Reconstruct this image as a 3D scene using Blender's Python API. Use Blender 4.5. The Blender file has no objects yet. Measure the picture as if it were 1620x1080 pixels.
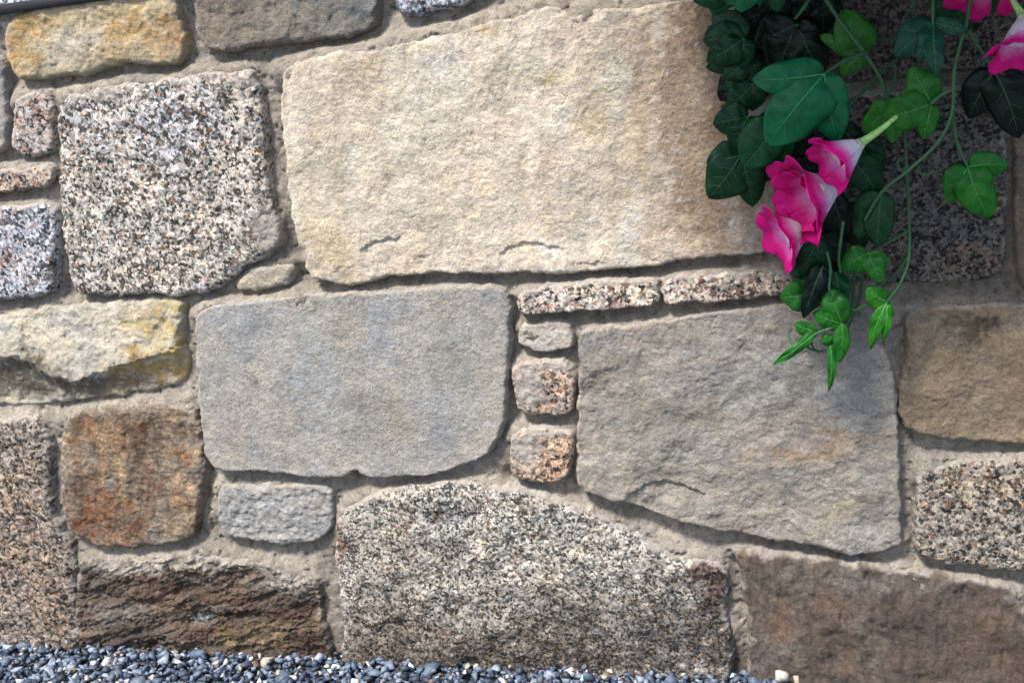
import bpy, bmesh, math, random
import numpy as np
from mathutils import Vector, Matrix

# ------------------------------------------------------------------ camera, sky, sun, exposure
scene = bpy.context.scene
COL = scene.collection
R = math.radians
W0, H0 = 1620.0, 1080.0                    # photograph size, the traced outlines are in its pixels
FPX = 1900.0
YAW, PITCH, ROLL = R(14), R(18), R(-2.5)
DIST = 1.43
CEN = Vector((0, 0, 0.42))
fwd = Vector((-math.sin(YAW)*math.cos(PITCH), math.cos(YAW)*math.cos(PITCH), -math.sin(PITCH)))
right = fwd.cross(Vector((0, 0, 1))).normalized()
up = right.cross(fwd).normalized()
cr, sr = math.cos(ROLL), math.sin(ROLL)
right, up = (right*cr + up*sr), (up*cr - right*sr)
EYE = CEN - fwd*DIST
cam = bpy.data.cameras.new('camera')
cam.sensor_width = 36; cam.lens = FPX/W0*36; cam.clip_start = 0.02; cam.clip_end = 500
camo = bpy.data.objects.new('camera', cam); COL.objects.link(camo)
M = Matrix((right, up, -fwd)).transposed().to_4x4(); M.translation = EYE
camo.matrix_world = M
scene.camera = camo
cam.dof.use_dof = True; cam.dof.focus_distance = DIST*0.985; cam.dof.aperture_fstop = 18.0

world = bpy.data.worlds.new('World'); scene.world = world; world.use_nodes = True
nt = world.node_tree; nt.nodes.clear()
sky = nt.nodes.new('ShaderNodeTexSky'); sky.sky_type = 'NISHITA'; sky.sun_disc = False
SUN_EL, SUN_AZ = R(57), R(36)              # azimuth measured from the wall normal towards the left
sky.sun_elevation = SUN_EL; sky.sun_rotation = R(180) + SUN_AZ
sky.air_density = 1.0; sky.dust_density = 2.0; sky.ozone_density = 1.0
bg = nt.nodes.new('ShaderNodeBackground'); bg.inputs[1].default_value = 0.05
wo = nt.nodes.new('ShaderNodeOutputWorld')
nt.links.new(sky.outputs[0], bg.inputs[0]); nt.links.new(bg.outputs[0], wo.inputs[0])
sl = bpy.data.lights.new('sun', 'SUN'); sl.energy = 1.5; sl.angle = R(10); sl.color = (1.0, 0.97, 0.93)
so = bpy.data.objects.new('sun', sl); COL.objects.link(so)
sdir = Vector((-math.sin(SUN_AZ)*math.cos(SUN_EL), -math.cos(SUN_AZ)*math.cos(SUN_EL), math.sin(SUN_EL)))
so.rotation_euler = sdir.to_track_quat('Z', 'Y').to_euler(); so.location = sdir*6
vs = scene.view_settings
vs.view_transform = 'Standard'; vs.look = 'None'; vs.gamma = 1.0; vs.use_curve_mapping = False
vs.exposure = 2.4
scene.cycles.max_bounces = 6

# ------------------------------------------------------------------ helpers
def P2W(px, py, d=0.0):
    """photo pixel -> point of the plane d metres in front of the wall"""
    r = fwd*FPX + right*(px - W0/2) - up*(py - H0/2)
    t = (-d - EYE.y)/r.y
    return EYE + r*t
def proj(x, y, z):
    dx, dy, dz = x-EYE.x, y-EYE.y, z-EYE.z
    w = dx*fwd.x+dy*fwd.y+dz*fwd.z
    a = dx*right.x+dy*right.y+dz*right.z
    b = dx*up.x+dy*up.y+dz*up.z
    return W0/2+FPX*a/w, H0/2-FPX*b/w
def lin(c):
    c = np.asarray(c, float)/255.0
    return np.where(c <= 0.04045, c/12.92, ((c+0.055)/1.055)**2.4)
ALB = 0.66                                  # display colour -> albedo
def alb(c): return lin(c)*ALB
def smooth(a, b, x):
    t = np.clip((x-a)/(b-a), 0, 1); return t*t*(3-2*t)
def perlin(x, y, seed):
    xi = np.floor(x).astype(np.int64); yi = np.floor(y).astype(np.int64)
    xf = x-xi; yf = y-yi
    def g(ix, iy):
        h = (ix*374761393 + iy*668265263 + seed*974634777) & 0xffffffff
        h = ((h ^ (h >> 13))*1274126177) & 0xffffffff
        h = (h ^ (h >> 16)) & 0xffff
        return h*(2*np.pi/65536.0)
    def dot(ix, iy, fx, fy):
        a = g(ix, iy); return np.cos(a)*fx+np.sin(a)*fy
    u = xf*xf*xf*(xf*(xf*6-15)+10); v = yf*yf*yf*(yf*(yf*6-15)+10)
    n00 = dot(xi, yi, xf, yf); n10 = dot(xi+1, yi, xf-1, yf)
    n01 = dot(xi, yi+1, xf, yf-1); n11 = dot(xi+1, yi+1, xf-1, yf-1)
    a = n00+u*(n10-n00); b = n01+u*(n11-n01)
    return (a+v*(b-a))*1.5
def fbm(x, y, wl, seed, octv=3, gain=0.5):
    s = 0; a = 1.0
    for i in range(octv):
        s = s + a*perlin(x/wl, y/wl, seed+i*17); wl = wl*0.5; a *= gain
    return s
def chaikin(p, n=1):
    p = np.asarray(p, float)
    for _ in range(n):
        q = np.roll(p, -1, 0)
        p = np.stack([0.78*p+0.22*q, 0.22*p+0.78*q], 1).reshape(-1, 2)
    return p
def sdist(px, py, poly):
    """signed distance in pixels, positive inside"""
    best = np.full(px.shape, 1e9); ins = np.zeros(px.shape, bool)
    n = len(poly)
    for i in range(n):
        x1, y1 = poly[i]; x2, y2 = poly[(i+1) % n]
        ex, ey = x2-x1, y2-y1; L = ex*ex+ey*ey+1e-9
        t = np.clip(((px-x1)*ex+(py-y1)*ey)/L, 0, 1)
        d = (px-x1-t*ex)**2+(py-y1-t*ey)**2
        best = np.minimum(best, d)
        if abs(ey) > 1e-9:
            c = ((y1 > py) != (y2 > py)) & (px < ex*(py-y1)/ey+x1)
            ins ^= c
    d = np.sqrt(best)
    return np.where(ins, d, -d)
def mesh_np(name, co, faces, mat, parent=None, cols=None, smooth_=True, loops=4):
    me = bpy.data.meshes.new(name)
    co = np.asarray(co, np.float32); faces = np.asarray(faces, np.int32)
    me.vertices.add(len(co)); me.vertices.foreach_set('co', co.ravel())
    nf = len(faces)
    me.loops.add(nf*loops); me.polygons.add(nf)
    me.loops.foreach_set('vertex_index', faces.ravel())
    me.polygons.foreach_set('loop_start', np.arange(nf, dtype=np.int32)*loops)
    me.update(calc_edges=True); me.validate()
    if smooth_: me.polygons.foreach_set('use_smooth', np.ones(len(me.polygons), bool))
    if cols is not None:
        at = me.color_attributes.new('col', 'FLOAT_COLOR', 'POINT')
        cols = np.asarray(cols); c4 = np.zeros((len(co), 4), np.float32); c4[:, :cols.shape[1]] = cols
        at.data.foreach_set('color', c4.ravel())
    me.materials.append(mat)
    o = bpy.data.objects.new(name, me); COL.objects.link(o)
    if parent: o.parent = parent
    return o
def tag(o, label=None, cat=None, group=None, kind=None):
    if label: o['label'] = label
    if cat: o['category'] = cat
    if group: o['group'] = group
    if kind: o['kind'] = kind
    return o

# ------------------------------------------------------------------ materials
class NB:
    def __init__(s, name):
        s.m = bpy.data.materials.new(name); s.m.use_nodes = True
        s.t = s.m.node_tree; s.t.nodes.clear()
        s.out = s.n('OutputMaterial'); s.b = s.n('BsdfPrincipled')
        s.l(s.b.outputs[0], s.out.inputs[0])
    def n(s, k, **kw):
        nd = s.t.nodes.new('ShaderNode'+k)
        for a, v in kw.items(): setattr(nd, a, v)
        return nd
    def l(s, a, b): s.t.links.new(a, b)
    def noise(s, vec, scale, detail=3, rough=0.55, dist=0.0):
        nd = s.n('TexNoise'); nd.inputs['Scale'].default_value = scale
        nd.inputs['Detail'].default_value = detail; nd.inputs['Roughness'].default_value = rough
        nd.inputs['Distortion'].default_value = dist
        s.l(vec, nd.inputs['Vector']); return nd
    def ramp(s, fac, stops, interp='LINEAR'):
        nd = s.n('ValToRGB'); cr_ = nd.color_ramp; cr_.interpolation = interp
        while len(cr_.elements) < len(stops): cr_.elements.new(0.5)
        for e, (p, c) in zip(cr_.elements, stops):
            e.position = p; e.color = (c, c, c, 1) if not hasattr(c, '__len__') else (*c, 1)
        s.l(fac, nd.inputs[0]); return nd.outputs[0]
    def mix(s, a, b, fac=1.0, mode='MULTIPLY'):
        nd = s.n('Mix', data_type='RGBA', blend_type=mode)
        if hasattr(fac, 'links'): s.l(fac, nd.inputs[0])
        else: nd.inputs[0].default_value = fac
        for v, i in ((a, 6), (b, 7)):
            if hasattr(v, 'links'): s.l(v, nd.inputs[i])
            else: nd.inputs[i].default_value = (*v, 1)
        return nd.outputs[2]
    def bump(s, h, dist, strength=1.0, prev=None):
        nd = s.n('Bump'); nd.inputs['Distance'].default_value = dist; nd.inputs['Strength'].default_value = strength
        s.l(h, nd.inputs['Height'])
        if prev is not None: s.l(prev, nd.inputs['Normal'])
        return nd.outputs[0]

def mat_fine(name, contrast=0.5, wl=0.0022, bumpd=0.0012, rough=0.9, spots=0.25):
    b = NB(name); tc = b.n('TexCoord').outputs['Object']
    at = b.n('Attribute', attribute_name='col').outputs['Color']
    n1 = b.noise(tc, 1/wl, 5, 0.7, 0.3).outputs[0]
    n2 = b.noise(tc, 1/(wl*5), 4, 0.65, 0.8).outputs[0]
    g = b.ramp(n1, [(0.30, 1-contrast), (0.52, 1.0), (0.72, 1+contrast*0.35)])
    c = b.mix(at, g)
    g2 = b.ramp(n2, [(0.30, 1-spots), (0.55, 1.0), (0.75, 1+spots*0.4)])
    c = b.mix(c, g2)
    b.l(c, b.b.inputs['Base Color']); b.b.inputs['Roughness'].default_value = rough
    b.b.inputs['Specular IOR Level'].default_value = 0.2
    nm = b.bump(n2, bumpd*0.9); nm = b.bump(n1, bumpd, 1.0, nm)
    b.l(nm, b.b.inputs['Normal'])
    return b.m

def mat_granite(name, cell=0.0042, dark=0.09, mid=0.45, lo=0.36, warm=(0.45, 0.20, 0.08), warmth=0.12, bumpd=0.0016):
    b = NB(name); tc = b.n('TexCoord').outputs['Object']
    atn = b.n('Attribute', attribute_name='col'); at = atn.outputs['Color']
    dn = b.noise(tc, 1/(cell*0.9), 3, 0.6)
    w = b.n('VectorMath', operation='SCALE'); w.inputs[3].default_value = cell*0.95
    sub = b.n('VectorMath', operation='SUBTRACT'); sub.inputs[1].default_value = (0.5, 0.5, 0.5)
    b.l(dn.outputs[1], sub.inputs[0]); b.l(sub.outputs[0], w.inputs[0])
    ad = b.n('VectorMath', operation='ADD'); b.l(tc, ad.inputs[0]); b.l(w.outputs[0], ad.inputs[1])
    def vor(c):
        v = b.n('TexVoronoi'); v.inputs['Scale'].default_value = 1/c
        b.l(ad.outputs[0], v.inputs['Vector']); return v
    v1 = vor(cell); v2 = vor(cell*0.55)
    s1 = b.n('SeparateColor'); b.l(v1.outputs['Color'], s1.inputs[0])
    s2 = b.n('SeparateColor'); b.l(v2.outputs['Color'], s2.inputs[0])
    cl = b.noise(tc, 1/(cell*4.5), 3, 0.6).outputs[0]
    mth = b.n('Math', operation='MULTIPLY_ADD'); b.l(cl, mth.inputs[0]); mth.inputs[1].default_value = 1.1; mth.inputs[2].default_value = -0.55
    sm = b.n('Math', operation='ADD'); b.l(s1.outputs[0], sm.inputs[0]); b.l(mth.outputs[0], sm.inputs[1])
    g1 = b.ramp(sm.outputs[0], [(0.0, dark), (lo*0.55, dark*1.6), (lo*0.75, mid), (lo*1.25, mid*1.3), (lo*1.5, 0.95), (1.0, 1.25)])
    sm2 = b.n('Math', operation='ADD'); b.l(s2.outputs[1], sm2.inputs[0]); b.l(mth.outputs[0], sm2.inputs[1])
    g2 = b.ramp(sm2.outputs[0], [(0.0, 0.25), (lo*0.5, 0.45), (lo*0.8, 0.95), (1.0, 1.15)])
    c = b.mix(b.mix(at, g1), g2)
    wm = b.ramp(s1.outputs[2], [(1-warmth-0.06, 0.0), (1-warmth, 0.36)])
    c = b.mix(c, warm, wm, 'MIX')
    fn = b.noise(tc, 1/(cell*0.3), 3, 0.7).outputs[0]
    c = b.mix(c, b.ramp(fn, [(0.3, 0.72), (0.6, 1.08)]))
    sg = b.ramp(fn, [(0.3, tuple(alb((150,140,128)))), (0.65, tuple(alb((204,194,182))))])
    c = b.mix(c, sg, atn.outputs['Alpha'], 'MIX')
    b.l(c, b.b.inputs['Base Color']); b.b.inputs['Roughness'].default_value = 0.8
    b.b.inputs['Specular IOR Level'].default_value = 0.3
    hn = b.mix(g1, g2)
    nm = b.bump(hn, bumpd); nm = b.bump(fn, bumpd*0.5, 1.0, nm)
    b.l(nm, b.b.inputs['Normal'])
    return b.m

M_SAND = mat_fine('sandstone', 0.42, 0.0026, 0.0020)
M_SLAB = mat_fine('gritstone', 0.50, 0.0024, 0.0019, spots=0.26)
M_SCH = mat_fine('schist', 0.65, 0.003, 0.002, 0.75, 0.5)
M_RUST = mat_fine('rusty_stone', 0.65, 0.0028, 0.0016, 0.8, 0.55)
M_MORT = mat_fine('lime_mortar', 0.6, 0.0019, 0.0014, 0.95, 0.32)
G_GREY = mat_granite('coarse_granite', 0.0037, 0.10, 0.5, 0.37, warmth=0.04)
G_PALE = mat_granite('pale_granite', 0.0042, 0.10, 0.5, 0.34, warmth=0.03)
G_PINK = mat_granite('pink_granite', 0.0042, 0.10, 0.55, 0.30, (0.42, 0.20, 0.11), 0.20)
G_TAN = mat_granite('tan_granite', 0.0042, 0.10, 0.5, 0.38, (0.34, 0.22, 0.13), 0.14)
G_FINE = mat_granite('fine_granite', 0.0030, 0.13, 0.5, 0.36, (0.40, 0.24, 0.12), 0.03, 0.0012)
G_DARK = mat_granite('dark_granite', 0.0035, 0.12, 0.5, 0.40, (0.3, 0.2, 0.12), 0.06)

def plain(name, c, rough=0.6):
    b = NB(name); tc = b.n('TexCoord').outputs['Object']
    n = b.noise(tc, 300, 3).outputs[0]
    col = b.mix(c, b.ramp(n, [(0.3, 0.7), (0.7, 1.2)]))
    b.l(col, b.b.inputs['Base Color']); b.b.inputs['Roughness'].default_value = rough
    b.l(b.bump(n, 0.0004), b.b.inputs['Normal'])
    return b.m

# ------------------------------------------------------------------ the stones
# every outline is measured on the photograph, unprojected to the stone's own face plane
STONES = [
 dict(k='orange sandstone block under the black edging at the top left corner', m=M_SAND, P=16, R=14, drop=9, seed=11,
  o=[(10,40),(22,24),(60,14),(117,2),(200,-12),(262,-16),(274,0),(280,30),(286,60),(288,86),(278,98),(250,101),(217,97),(180,98),(157,107),(130,116),(67,122),(37,125),(20,117),(10,93),(8,60)],
  c=(203,186,152), rg=[(40,2.2),(14,1.6),(6,1.0)],
  pt=[((28,60),(22,60),(196,146,72),1.0),((55,35),(30,16),(204,160,90),.8),((200,45),(45,22),(198,150,84),.8),((265,60),(24,40),(192,146,86),.8),((110,70),(50,30),(218,206,180),.8),((180,85),(50,12),(190,150,95),.5)]),
 dict(k='long grey stone in the top course with a rough hewn face', m=M_SLAB, P=15, R=14, drop=10, seed=12,
  o=[(306,-70),(450,-80),(592,-95),(594,-20),(592,22),(586,42),(545,57),(500,61),(450,69),(402,70),(370,79),(337,83),(320,70),(311,40),(306,0)],
  c=(146,136,122), rg=[(50,3),(18,2),(7,1.0)], pt=[((360,20),(50,40),(152,134,110),.7),((520,20),(60,50),(132,130,124),.8),((575,10),(20,40),(120,122,122),.8)]),
 dict(k='sliver of white and blue speckled granite at the top edge right of the grey stone', m=G_PALE, P=16, R=10, drop=8, seed=13,
  o=[(627,-110),(790,-130),(775,-40),(742,0),(700,12),(660,22),(632,19),(626,0)], c=(200,202,212), rg=[(20,1.5),(7,1)]),
 dict(k='large square block of coarse black and white granite', m=G_GREY, P=18, R=20, drop=10, seed=14,
  o=[(93,175),(100,157),(127,147),(160,141),(233,133),(300,122),(367,113),(393,115),(404,133),(410,187),(412,233),(417,283),(428,330),(440,360),(437,385),(418,404),(374,427),(348,450),(297,467),(233,463),(187,467),(125,463),(110,442),(103,393),(97,345),(93,250)],
  c=(218,208,195), rg=[(60,2.5),(18,1.6),(7,1.2)], pt=[((430,372),(26,42),'M',.8),((130,150),(60,12),'M',.6),((280,125),(120,8),'M',.6),((250,200),(90,50),(206,206,212),.7)]),
 dict(k='small beige chip wedged below the corner of the square granite block', m=M_SAND, P=12, R=12, drop=6, seed=15,
  o=[(372,457),(385,440),(402,428),(433,423),(464,420),(458,437),(446,448),(407,457)], c=(196,182,160), rg=[(14,1.5),(6,.8)]),
 dict(k='small upright granite stone left of the square granite block', m=G_PINK, P=15, R=10, drop=8, seed=16,
  o=[(21,168),(33,153),(60,151),(77,155),(81,172),(80,240),(50,246),(22,243),(20,200)], c=(190,180,172), rg=[(20,1.5),(7,1.2)]),
 dict(k='pale stone cut off by the left edge beside the small upright granite', m=M_SLAB, P=15, R=8, drop=8, seed=17,
  o=[(-130,92),(-20,88),(2,95),(6,130),(8,200),(4,240),(-60,248),(-130,250)], c=(178,170,160), rg=[(20,1.5),(7,1)]),
 dict(k='thin pinkish sliver of stone laid flat near the left edge', m=G_PINK, P=18, R=6, drop=5, seed=18,
  o=[(-130,282),(-60,277),(0,273),(40,269),(76,264),(80,272),(78,286),(65,294),(0,301),(-60,304),(-130,306)], c=(200,182,165), rg=[(16,1),(6,.8)]),
 dict(k='bluish white granite block at the left edge below the thin sliver', m=G_PALE, P=18, R=12, drop=9, seed=19,
  o=[(-130,338),(-60,333),(10,328),(70,326),(84,332),(86,352),(83,380),(79,427),(78,463),(33,470),(-30,474),(-130,478)], c=(204,203,208), rg=[(30,1.5),(10,1.2),(5,.8)],
  pt=[((5,410),(14,10),(170,110,80),.7)]),
 dict(k='long cream and yellow stone with a scalloped ledge at the left edge', m=M_SAND, P=12, R=8, drop=6, seed=20,
  o=[(-130,512),(-60,508),(0,503),(35,492),(67,489),(167,480),(260,472),(290,476),(286,493),(284,533),(291,573),(287,602),(267,614),(200,623),(143,630),(100,634),(67,641),(33,643),(-60,640),(-130,636)],
  c=(214,204,184), rg=[(40,2.5),(15,1.8),(6,1)], ridge=dict(l=[(-130,566),(0,560),(33,557),(63,577),(93,593),(133,596),(173,579),(217,567),(253,557),(290,548)], amp=9, back=17),
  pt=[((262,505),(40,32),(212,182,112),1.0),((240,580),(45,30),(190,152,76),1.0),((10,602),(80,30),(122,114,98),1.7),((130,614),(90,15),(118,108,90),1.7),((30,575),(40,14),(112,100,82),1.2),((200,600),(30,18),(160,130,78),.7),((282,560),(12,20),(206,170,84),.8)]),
 dict(k='granite stone mottled with tan at the left edge above the gravel', m=G_TAN, P=16, R=18, drop=10, seed=21,
  o=[(-130,672),(-40,668),(10,665),(50,663),(68,678),(76,710),(75,740),(72,787),(84,830),(106,860),(114,893),(114,953),(118,1010),(118,1060),(-130,1060)],
  c=(178,167,153), rg=[(40,2.5),(14,1.6),(6,1.1)], pt=[((20,840),(50,120),(190,150,118),.5),((90,960),(30,80),(160,128,100),.6)]),
 dict(k='squarish rust brown stone left of the blue grey slab', m=M_RUST, P=14, R=12, drop=8, seed=22, rp=(70, [(150,88,44),(92,74,62),(206,168,118),(158,148,132),(128,76,44),(120,104,88)], (5,16), (8,26), 1.0),
  o=[(98,690),(105,662),(133,650),(187,643),(250,639),(292,646),(311,662),(317,710),(322,753),(314,787),(307,837),(293,853),(233,863),(150,864),(139,853),(118,847),(104,830),(98,770)],
  c=(166,149,128), rg=[(45,2),(14,1.6),(6,1.2)], ds=.25,
  pt=[((140,780),(28,90),(150,88,42),1.0),((160,690),(60,34),(164,104,52),.9),((240,690),(34,36),(108,88,74),.9),((190,770),(10,80),(206,168,116),.9),((215,780),(12,90),(112,92,78),.8),((270,800),(24,50),(134,124,104),.8),((180,830),(50,20),(130,72,38),.8),((300,690),(20,30),(176,160,142),.9),((120,700),(10,50),(190,130,66),.8),((290,720),(20,14),(170,110,60),.8),((150,740),(40,14),(196,150,96),.6)]),
 dict(k='small white stone below the blue grey slab', m=M_SAND, P=12, R=8, drop=6, rs=1.0, seed=23, rp=(30, [(206,203,198),(160,157,154),(146,144,142)], (4,12), (4,10), .8),
  o=[(345,800),(346,778),(354,771),(433,769),(500,769),(520,776),(526,813),(518,846),(467,859),(417,856),(362,848),(347,830)], c=(176,172,166), rg=[(14,2.4),(7,1.8)]),
 dict(k='dark brown schist stone with ragged layers just above the gravel', m=M_SCH, P=14, R=12, drop=9, seed=24, rp=(80, [(56,60,54),(84,60,48),(156,130,98),(140,132,120),(104,74,54),(70,58,48)], (8,34), (4,11), 1.0),
  o=[(124,905),(128,888),(187,891),(233,890),(267,884),(333,883),(393,890),(433,908),(493,915),(504,933),(501,973),(514,1003),(524,1070),(120,1070),(122,1000),(120,953)],
  c=(118,103,90), rg=[(40,3.5),(16,2.5),(7,1.4)], layer=3.0,
  pt=[((160,905),(26,18),(60,66,58),.95),((260,920),(60,26),(88,62,50),.9),((330,970),(60,40),(110,84,54),.7),((320,975),(16,10),(150,158,158),.95),((350,1005),(10,14),(168,150,70),.9),((440,930),(40,20),(66,64,54),.8),((430,1000),(70,30),(118,96,62),.8),((200,1000),(60,30),(96,86,78),.8),((150,985),(20,20),(128,112,100),.7),((240,893),(90,9),'M',.9),((340,888),(90,9),'M',.9),((460,918),(50,9),'M',.9),((470,965),(40,12),(86,62,54),.8)]),
 dict(k='very large cream sandstone block in the upper middle', m=M_SAND, P=20, R=9, drop=7, seed=25, rs=.8, rp=(100, [(230,222,208),(212,192,156),(202,188,162),(238,231,217),(208,184,148)], (7,22), (25,85), .6),
  o=[(443,150),(447,118),(460,104),(478,97),(540,83),(600,81),(640,71),(673,62),(727,56),(753,42),(823,33),(847,18),(873,11),(900,26),(920,28),(940,14),(990,19),(1023,13),(1060,5),(1110,0),(1160,0),(1200,10),(1222,100),(1228,250),(1226,385),(1205,398),(1170,402),(1080,407),(1040,418),(957,424),(890,430),(807,429),(773,434),(740,430),(673,430),(630,432),(590,440),(557,450),(500,443),(488,427),(486,398),(474,385),(465,350),(457,283),(450,217)],
  c=(238,221,197), rg=[(90,3),(26,1.5),(10,1.0),(5.5,0.9)],
  fl=[dict(l=[(566,395),(590,384),(615,376),(640,374)],a=3.0,L=30),dict(l=[(655,410),(680,401)],a=1.8,L=12),dict(l=[(785,408),(805,390),(825,384),(850,384),(880,391),(897,392)],a=3.2,L=26),dict(l=[(910,414),(935,416),(960,412)],a=2.5,L=12),dict(l=[(1015,412),(1050,408)],a=2,L=8),dict(l=[(975,384),(990,384)],a=2,L=8)],
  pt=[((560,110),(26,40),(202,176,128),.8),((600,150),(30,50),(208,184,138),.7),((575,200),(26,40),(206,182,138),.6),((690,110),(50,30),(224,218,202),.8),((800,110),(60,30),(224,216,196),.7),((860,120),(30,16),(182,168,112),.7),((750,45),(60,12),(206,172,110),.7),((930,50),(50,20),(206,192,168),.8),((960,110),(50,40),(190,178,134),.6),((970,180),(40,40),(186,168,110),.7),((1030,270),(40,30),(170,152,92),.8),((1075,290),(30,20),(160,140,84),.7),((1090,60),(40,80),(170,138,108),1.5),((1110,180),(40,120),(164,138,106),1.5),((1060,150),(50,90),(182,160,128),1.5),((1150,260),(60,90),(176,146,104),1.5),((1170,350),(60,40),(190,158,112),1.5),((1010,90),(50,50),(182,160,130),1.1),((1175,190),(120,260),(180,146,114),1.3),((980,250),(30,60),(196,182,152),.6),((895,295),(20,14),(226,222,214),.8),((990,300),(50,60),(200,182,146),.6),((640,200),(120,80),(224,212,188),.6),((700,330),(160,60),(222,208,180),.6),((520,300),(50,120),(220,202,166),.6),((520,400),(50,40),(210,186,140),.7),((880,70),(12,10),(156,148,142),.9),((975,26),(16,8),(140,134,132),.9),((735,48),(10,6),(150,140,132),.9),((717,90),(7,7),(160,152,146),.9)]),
 dict(k='wide blue grey slab in the middle of the wall', m=M_SLAB, P=18, R=6, drop=5, seed=26, rs=.75, rp=(50, [(172,171,170),(190,182,166),(164,159,150),(196,191,184),(182,168,148)], (10,30), (14,50), .55),
  o=[(311,515),(314,498),(326,490),(352,482),(433,477),(467,471),(540,469),(640,460),(740,456),(787,456),(801,464),(804,493),(801,527),(801,567),(798,600),(794,647),(788,683),(776,706),(752,729),(707,742),(680,748),(640,753),(607,755),(582,751),(572,746),(563,738),(552,747),(545,753),(500,753),(450,747),(400,742),(346,743),(333,735),(325,715),(320,660),(315,627),(313,560)],
  c=(184,178,168), rg=[(90,2.2),(24,1.0),(9,.7),(5,.75)],
  pt=[((370,510),(60,30),(170,171,176),.6),((350,640),(30,60),(176,172,166),.6),((600,520),(24,70),(166,169,174),.6),((620,680),(24,60),(182,158,126),.7),((570,640),(30,60),(172,164,150),.6),((375,690),(30,30),(182,162,146),.6),((520,560),(40,100),(178,174,158),.7),((720,560),(60,80),(166,166,156),.6),((780,480),(30,20),(150,154,160),.7),((480,600),(60,80),(170,172,174),.6),((403,605),(5,8),(110,108,104),.9)]),
 dict(k='thin strip of pinkish granite right under the large sandstone block', m=G_PINK, P=22, R=5, drop=5, seed=27,
  o=[(822,478),(826,463),(873,457),(957,447),(1030,443),(1038,453),(1040,480),(990,485),(907,490),(832,494),(823,490)], c=(222,208,192), rg=[(16,2),(7,1.6)]),
 dict(k='thin strip of pinkish granite reaching behind the hanging leaves', m=G_PINK, P=22, R=6, drop=5, seed=28,
  o=[(1050,462),(1054,445),(1080,441),(1147,436),(1235,430),(1252,437),(1250,458),(1213,467),(1147,473),(1080,477),(1056,480)], c=(216,200,182), rg=[(16,2),(7,1.6)]),
 dict(k='topmost small pale stone of the column between the two grey slabs', m=M_SAND, P=16, R=4, drop=4, seed=29,
  o=[(822,522),(828,516),(897,512),(902,525),(902,551),(860,553),(830,547),(820,540)], c=(204,194,180), rg=[(14,1.4),(6,1.2)], fl=[dict(l=[(826,531),(845,534),(860,530)],a=2,L=10)]),
 dict(k='middle small stone of the column with a pink granite patch', m=G_PINK, P=18, R=7, drop=7, seed=30,
  o=[(811,584),(820,578),(857,577),(903,577),(905,627),(900,653),(860,657),(823,650),(816,613)], c=(192,172,154), rg=[(16,2.4),(7,1.4)],
  pt=[((832,605),(20,40),'M',.9),((860,582),(40,7),'M',.9),((860,635),(14,12),(110,104,98),.95),((880,600),(16,24),(224,182,154),.9)]),
 dict(k='lowest small stone of the column with a pink granite face', m=G_PINK, P=18, R=7, drop=7, seed=31,
  o=[(809,690),(830,682),(893,681),(906,688),(900,720),(894,760),(857,762),(823,757),(807,747),(808,715)], c=(218,186,158), rg=[(16,2.4),(7,1.4)],
  pt=[((828,708),(24,26),'M',.9),((860,686),(40,6),'M',.9),((885,740),(14,20),(210,150,110),.7)]),
 dict(k='large olive grey slab right of the small stone column', m=M_SLAB, P=19, R=7, drop=6, seed=32, rs=.95, rp=(70, [(154,146,132),(188,181,169),(146,136,120),(178,158,134),(168,164,158)], (12,50), (8,24), .6),
  o=[(917,540),(922,527),(935,523),(1007,517),(1080,507),(1130,497),(1180,492),(1247,486),(1330,496),(1378,508),(1386,540),(1400,558),(1409,580),(1414,617),(1420,720),(1421,787),(1421,845),(1427,862),(1397,872),(1360,875),(1320,872),(1303,863),(1240,856),(1213,848),(1170,840),(1143,838),(1080,826),(1020,802),(983,793),(957,786),(914,773),(917,737),(915,700),(917,660),(919,593)],
  c=(172,163,149), rg=[(80,4),(26,2.2),(10,1.1),(5,.8)], fl=[dict(l=[(985,790),(1003,776),(1025,764),(1060,762),(1085,769),(1120,785)],a=4,L=40),dict(l=[(1230,818),(1250,826),(1270,840)],a=2,L=14)],
  pt=[((960,540),(40,30),(150,152,150),.8),((1030,600),(60,50),(156,144,130),.8),((1040,660),(40,60),(148,142,122),.7),((1100,560),(60,40),(176,174,168),.7),((1270,720),(90,14),(184,152,118),1.1),((1340,690),(60,12),(186,150,110),1.0),((1180,640),(60,60),(156,152,142),.6),((1350,640),(60,60),(164,164,158),.7),((1100,720),(70,40),(174,172,162),.6),((1330,810),(50,30),(162,146,120),.7),((1380,800),(30,70),(148,146,136),.6),((1120,660),(40,30),(140,132,112),.6),((1230,560),(60,30),(186,182,174),.6)]),
 dict(k='brown stone with a dark stain at the right edge', m=M_SLAB, P=17, R=9, drop=8, seed=33, rs=.9, rp=(30, [(126,108,88),(176,154,124),(150,126,98)], (8,30), (8,30), .6),
  o=[(1438,497),(1450,489),(1497,486),(1640,486),(1760,488),(1760,706),(1640,702),(1540,697),(1480,690),(1440,680),(1427,657),(1423,637),(1428,610),(1434,583),(1438,533)],
  c=(166,147,122), rg=[(60,3),(20,1.8),(8,1.1),(5,.8)],
  pt=[((1540,525),(20,18),(60,52,45),1.8),((1510,512),(26,8),(76,66,57),1.4),((1575,510),(12,9),(78,69,60),1.3),((1500,560),(60,30),(168,142,106),.6),((1560,640),(80,40),(150,130,106),.6),((1460,600),(20,70),(170,146,112),.7)]),
 dict(k='coarse black and cream granite block at the right edge', m=G_GREY, P=18, R=16, drop=10, seed=34,
  o=[(1452,787),(1457,757),(1480,741),(1547,730),(1640,726),(1760,722),(1760,925),(1640,909),(1563,899),(1480,887),(1454,880),(1450,840)], c=(180,168,151), rg=[(30,2),(12,1.5),(6,1.2)]),
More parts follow.
